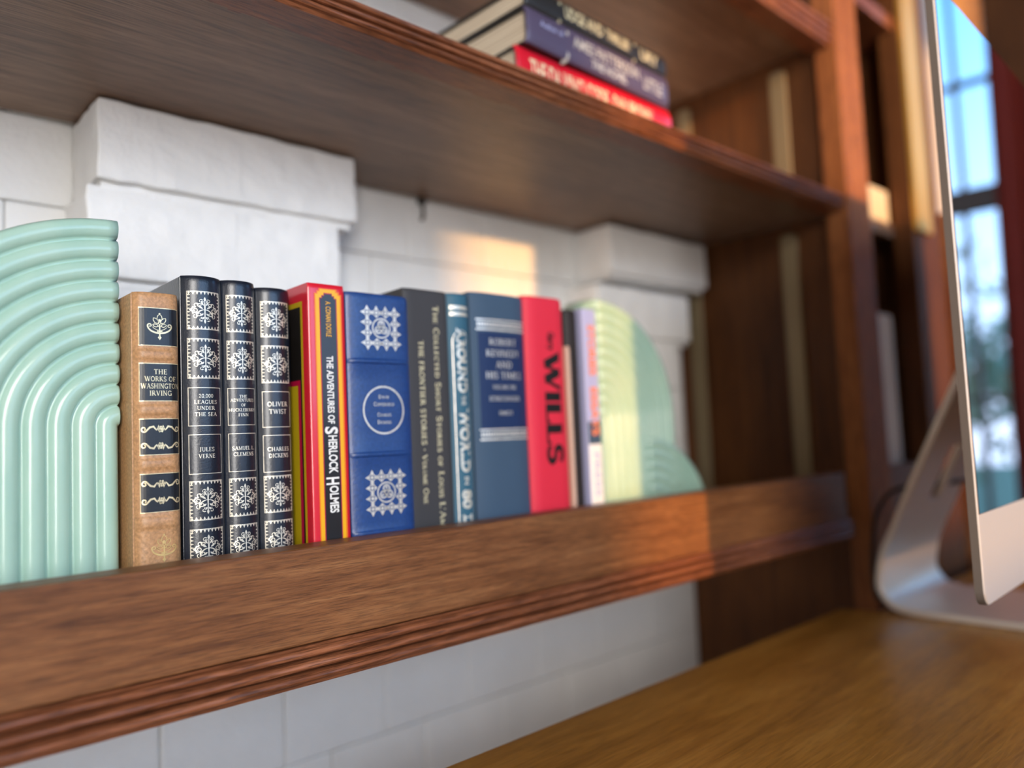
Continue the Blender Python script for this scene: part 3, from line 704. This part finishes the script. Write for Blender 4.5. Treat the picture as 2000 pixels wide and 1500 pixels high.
tag(obj('rattan_blind', bm, 'rattan', smooth=True), 'sunlit orange ribbed rattan blind beside the computer', 'blind')
tag(obj('cream_box', BX(1.160, 1.228, .462, .54, ZU, .352, bev=.002), 'cream'), 'small cream box on the narrow shelf beside the stile', 'box')
t, sp, mp, (W, D, H) = book('hardcover_book', 'white hardcover standing alone in the narrow bay behind the computer stand', (1.1545, .464, ZS), .066, .16, .278, 'whitecover', rnd=.003, power=4)

# ------------------------------------------------------------------ brick wall with two stepped piers
def brick(bm, x0, x1, y0, y1, z0, z1, bev=.003, rough=.0, cuts=0):
    t = bmesh.new(); bmesh.ops.create_cube(t, size=1)
    for v in t.verts: v.co = Vector(((x0+x1)/2+v.co.x*(x1-x0), (y0+y1)/2+v.co.y*(y1-y0), (z0+z1)/2+v.co.z*(z1-z0)))
    bmesh.ops.bevel(t, geom=t.edges[:], offset=bev, segments=2, affect='EDGES', profile=.5)
    if cuts:
        bmesh.ops.subdivide_edges(t, edges=[e_ for e_ in t.edges if e_.calc_length() > .02], cuts=cuts, use_grid_fill=True)
        bmesh.ops.triangulate(t, faces=[f_ for f_ in t.faces if len(f_.verts) > 4])
        for v in t.verts:
            d = noise.noise_vector(v.co*55)*rough+noise.noise_vector(v.co*190)*rough*.5; v.co += d
    merge(bm, t)
PZ = .0729; bm = bmesh.new(); P_ = .1135
for k in range(-17, 13):
    z1 = .281-PZ*(-k) if k < 0 else .281+PZ*k
    z0 = z1-PZ
    off = (.0635 if k % 2 else .0)
    x = -.74+off
    while x < 1.05:
        a, b = max(x, -.7), min(x+P_, 1.05)
        if b-a > .01: brick(bm, a+.0003, b-.0003, .7150+random.uniform(-.0005, .0005), .74, z0+.0004, z1-.0004, .0022)
        x += P_
wl = obj('wall_back', bm, 'brick', kind='structure')
obj('wall_back_core', BX(-2.6, 2.8, .722, .80, -.96, 1.9), 'plaster', kind='structure').name = 'wall_back'
for nm, lab, tiers, yb_ in (('brick_pier', 'white painted brick pier with a protruding cap, left behind the dark books',
        [(.1665, .3960, .6400, .2145, .2785), (.1610, .3800, .6470, .1390, .2100), (.1640, .3780, .6560, .0650, .1350), (.1640, .3780, .6560, -.0080, .0635), (.1640, .3780, .6560, -.1175, -.0095)], 0),
       ('brick_pier', 'white painted brick pier with a protruding cap, right beside the dark side panel',
        [(.7850, 1.0080, .6480, .2120, .2770), (.7620, .9660, .6540, .1290, .1960), (.7620, .9340, .6560, .0600, .1240), (.7620, .9340, .6560, -.0120, .0580), (.7620, .9340, .6560, -.1175, -.0135)], 0)):
    th_ = thing(nm, ((tiers[0][0]+tiers[0][1])/2, .68, ZS), lab, 'brick pier', 'two white brick piers')
    ox, oy, oz = th_.location
    for i, (a, b, yf, z0, z1) in enumerate(tiers):
        bm = bmesh.new(); mid = (a+b)/2+(.0 if i == 0 else .008)
        brick(bm, a-ox, mid+.0012-ox, yf-oy, .716-oy, z0-oz, z1-oz, .0020, .0015, 7)
        brick(bm, mid-.0012-ox, b-ox, yf+.0007-oy, .716-oy, z0-oz, z1-oz, .0020, .0015, 7)
        box(bm, a+.004-ox, b-.004-ox, yf+.008-oy, .716-oy, z0-.006-oz, z1+.0015-oz)
        obj('cap_course' if i == 0 else 'brick_course', bm, 'brick', th_)
# hook under the shelf
bm = bmesh.new(); tube(bm, smooth_path([(.5255, .712, .280), (.5255, .7085, .272), (.5262, .7085, .260), (.5265, .7125, .256)], 4), .0019, 8)
box(bm, .5222, .5292, .7060, .7145, .2740, .2805, .0006)
tag(obj('wall_hook', bm, 'rubber', smooth=False), 'small black hook on the white wall just under the shelf', 'hook')

# ------------------------------------------------------------------ desk
dk = thing('wooden_desk', (.5, 0, -.96), 'ochre brown varnished wooden desk below the bookcase', 'desk')
bm = bmesh.new(); zt = -.213+.96
pts = [(-1.1, .424), (.395, .424), (.402, .384), (1.1, .384), (1.1, -.55), (-1.1, -.55)]
vt = [bm.verts.new((x, y, zt)) for x, y in pts]; fc = bm.faces.new(vt)
ret = bmesh.ops.extrude_face_region(bm, geom=[fc]); 
for v in [g for g in ret['geom'] if isinstance(g, bmesh.types.BMVert)]: v.co.z -= .032
bmesh.ops.recalc_face_normals(bm, faces=bm.faces[:]); bmesh.ops.bevel(bm, geom=[e_ for e_ in bm.edges], offset=.002, segments=2, affect='EDGES')
obj('desk_top', bm, 'desk', dk)
for x in (-1.04, 1.04):
    for y in (-.49, .33): obj('leg', BX(x-.03, x+.03, y-.03, y+.03, 0, zt-.032, bev=.003), 'desk', dk)
obj('apron', BX(-1.0, 1.0, .30, .32, zt-.12, zt-.032), 'desk', dk)

# ------------------------------------------------------------------ computer
SR = R(2.3)
cm = thing('desktop_computer', (.6085, .1855, -.213), 'silver aluminium all-in-one desktop computer with glossy black screen, cropped at right', 'computer', rot=(0, 0, SR))
WB, HB, zb = .62, .457, .081      # width, height, gap under the chin
def rrect(x0, x1, z0, z1, r, n=8):
    out = []
    for cx, cz, a in ((x1-r, z1-r, 0), (x0+r, z1-r, 90), (x0+r, z0+r, 180), (x1-r, z0+r, 270)):
        out += [(cx+r*math.cos(R(a+90*k/n)), cz+r*math.sin(R(a+90*k/n))) for k in range(n+1)]
    return out
bm = bmesh.new()
ring = rrect(0, WB, zb, zb+HB, .012); cxm, czm = WB/2, zb+HB/2
layers = []
for ins, y in ((.0012, 0), (.0003, .0004), (0, .0012), (0, .0060), (.002, .0066), (.03, .0085), (.10, .022), (.17, .036), (.22, .041)):
    rg = []
    for (x, z) in ring:
        dx, dz = x-cxm, z-czm; sx = (WB/2-ins)/(WB/2); sz = (HB/2-min(ins, .2))/(HB/2)
        rg.append(bm.verts.new((cxm+dx*sx, y, czm+dz*sz)))
    layers.append(rg)
m = len(ring)
for a, b in zip(layers, layers[1:]):
    for k in range(m): bm.faces.new((a[k], a[(k+1) % m], b[(k+1) % m], b[k]))
bm.faces.new(layers[0]); bm.faces.new(layers[-1][::-1]); bmesh.ops.recalc_face_normals(bm, faces=bm.faces[:])
obj('body', bm, 'alubody', cm)
edge_shade = bmesh.new(); rg = [[edge_shade.verts.new((cxm+(x-cxm)*(1+o2/(WB/2)), y, czm+(z-czm)*(1+o2/(HB/2)))) for x, z in ring] for y, o2 in ((.0008, -.0002), (.0008, .0003), (.0062, .0003), (.0062, -.0002))]  # thin strip added over the side edge to paint it in shade
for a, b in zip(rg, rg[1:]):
    for k in range(m): edge_shade.faces.new((a[k], a[(k+1) % m], b[(k+1) % m], b[k]))
bmesh.ops.recalc_face_normals(edge_shade, faces=edge_shade.faces[:])
obj('side_rim', edge_shade, 'rim', cm, label='darker grey aluminium side edge')
obj('screen', BX(.0018, WB-.0018, -.0006, .0004, zb+.0640, zb+HB-.0018, bev=.0004), 'glass', cm, label='glossy black glass screen mirroring a window and a red curtain')
# stand: bent plate with a cable hole, swept profile
prof = [(.300, .160), (.283, .2600)]
inner = [(.215, .0045), (.30, .0045), (.352, .0055), (.372, .0140), (.3815, .030), (.381, .048), (.3745, .075), (.3610, .103), (.335, .158), (.303, .223), (.272, .286)]
inner = [(p.x, p.y) for p in smooth_path([(a, b, 0) for a, b in inner], 4)]
bm = bmesh.new(); xs = [.893+(1.062-.893)*k/20 for k in range(21)]
grid = [[bm.verts.new((x, y, z-.213)) for x in xs] for y, z in inner]
for i in range(len(inner)-1):
    for k in range(20):
        zc = (inner[i][1]+inner[i+1][1])/2-.213
        xc = (xs[k]+xs[k+1])/2
        if inner[i][0] < .38 and -.084 < zc < -.030 and .962 < xc < .996 and i > 20: continue
        bm.faces.new((grid[i][k], grid[i][k+1], grid[i+1][k+1], grid[i+1][k]))
bmesh.ops.recalc_face_normals(bm, faces=bm.faces[:])
for v in [v for v in bm.verts if not v.link_faces]: bm.verts.remove(v)
ret = bmesh.ops.solidify(bm, geom=bm.faces[:], thickness=.0075)
bmesh.ops.recalc_face_normals(bm, faces=bm.faces[:])
zmin = min(v.co.z for v in bm.verts)
for v in bm.verts: v.co.z += (-.2125-zmin)
st = obj('stand', bm, 'alu', None, smooth=False); 
bv = st.modifiers.new('bevel', 'BEVEL'); bv.width = .0016; bv.segments = 2; bv.limit_method = 'ANGLE'
st.parent = cm; st.matrix_parent_inverse = (Matrix.Translation(cm.location) @ Matrix.Rotation(SR, 4, 'Z')).inverted()
# cable
P = smooth_path([(1.12, .262, -.060), (1.045, .318, -.0735), (.985, .349, -.0765), (.975, .362, -.078), (.995, .385, -.082), (.985, .400, -.092), (.960, .405, -.118), (.948, .405, -.155), (.945, .405, -.20), (.950, .400, -.2085), (1.02, .398, -.2085)], 8)
tag(obj('power_cable', tube(bmesh.new(), P, .0028, 10), 'rubber', smooth=True), 'black power cable looping through the hole in the computer stand', 'cable')

tag(obj('white_plug', BX(1.081, 1.096, .418, .4362, -.160, -.130, bev=.003), 'white'), 'small white plug on the wood just behind the computer stand', 'plug')
# ------------------------------------------------------------------ room
def plain(name, args, mat): return obj(name, BX(*args), mat, kind='structure')
plain('floor', (-2.6, 2.9, -2.3, .8, -1.0, -.96), 'floor')
plain('ceiling', (-2.6, 2.9, -2.3, .8, 1.9, 1.95), 'floor')
plain('wall_left', (-2.65, -2.6, -2.3, .8, -.96, 1.9), 'plaster')
# front wall, out of view: window opening shaped to crop the sunbeam
WX0, WX1, WZ0, WZ1 = .05, 1.90, .135, 1.35
bm = bmesh.new()
box(bm, -2.6, WX0, -2.15, -2.10, -.96, 1.9); box(bm, WX1, 2.85, -2.15, -2.10, -.96, 1.9)
box(bm, WX0, WX1, -2.15, -2.10, -.96, WZ0); box(bm, WX0, WX1, -2.15, -2.10, WZ1, 1.9)
obj('wall_front', bm, 'plaster', kind='structure')
# right wall with the window mirrored in the screen
YA, YB, ZA, ZB = -.80, -.115, -.35, 1.50
bm = bmesh.new()
box(bm, 2.80, 2.85, -2.1, YA, -.96, 1.9); box(bm, 2.80, 2.85, YB, .8, -.96, 1.9)
box(bm, 2.80, 2.85, YA, YB, -.96, ZA); box(bm, 2.80, 2.85, YA, YB, ZB, 1.9)
obj('wall_right', bm, 'panel', kind='structure')
bm = bmesh.new()
for y in (-.50, -.262): box(bm, 2.81, 2.835, y-.007, y+.007, ZA, ZB)
box(bm, 2.81, 2.835, YA, YB, 1.075, 1.093); box(bm, 2.80, 2.84, YA, YB, .66, .735); box(bm, 2.81, 2.835, YA, YB, .05, .065)
obj('window_1', bm, 'frame', kind='structure')
# curtain
bm = bmesh.new(); n = 60
top_ = []; bot_ = []
for i in range(n+1):
    y = -.165+.62*i/n; x = 2.74+.022*math.sin(i*.95)+.008*math.sin(i*2.3)
    top_.append(bm.verts.new((x, y+.02, 1.80))); bot_.append(bm.verts.new((x+.01, y+(.0 if i else -.02), -.92)))
for i in range(n): bm.faces.new((top_[i], top_[i+1], bot_[i+1], bot_[i]))
bmesh.ops.solidify(bm, geom=bm.faces[:], thickness=.002)
tag(obj('curtain', bm, 'curtain', smooth=True), 'dark red curtain hanging beside the window, mirrored in the screen', 'curtain')
# outside: ground and trees beyond the window
obj('ground', BX(2.9, 40, -25, 12, -2.2, -2.1), 'ground', kind='structure')
def tree(x, y, h, label):
    t = thing('garden_tree', (x, y, -2.1), label, 'tree', 'trees outside the window')
    obj('trunk', tube(bmesh.new(), [(0, 0, 0), (.05, .03, h*.5), (0, .1, h*.8)], .09, 8), 'bark', t)
    bm = bmesh.new(); rnd_ = random.Random(int(x*100+y*10))
    for k in range(1100):
        p = Vector((rnd_.gauss(0, .5), rnd_.gauss(0, .5), rnd_.gauss(0, .38)))*h*.33+Vector((0, 0, h*.72)); s = h*.045
        q = [Vector((rnd_.uniform(-1, 1), rnd_.uniform(-1, 1), rnd_.uniform(-1, 1)))*s for _ in range(3)]
        bm.faces.new([bm.verts.new(p+v) for v in q])
    obj('foliage', bm, 'leaf', t)
tree(8.0, -2.2, 3.4, 'leafy green tree outside the window, nearest the glass')
tree(12.5, -5.6, 4.4, 'leafy green tree outside the window, further back on the left')
tree(15.5, -2.0, 3.8, 'smaller leafy tree outside the window, behind the nearest one')
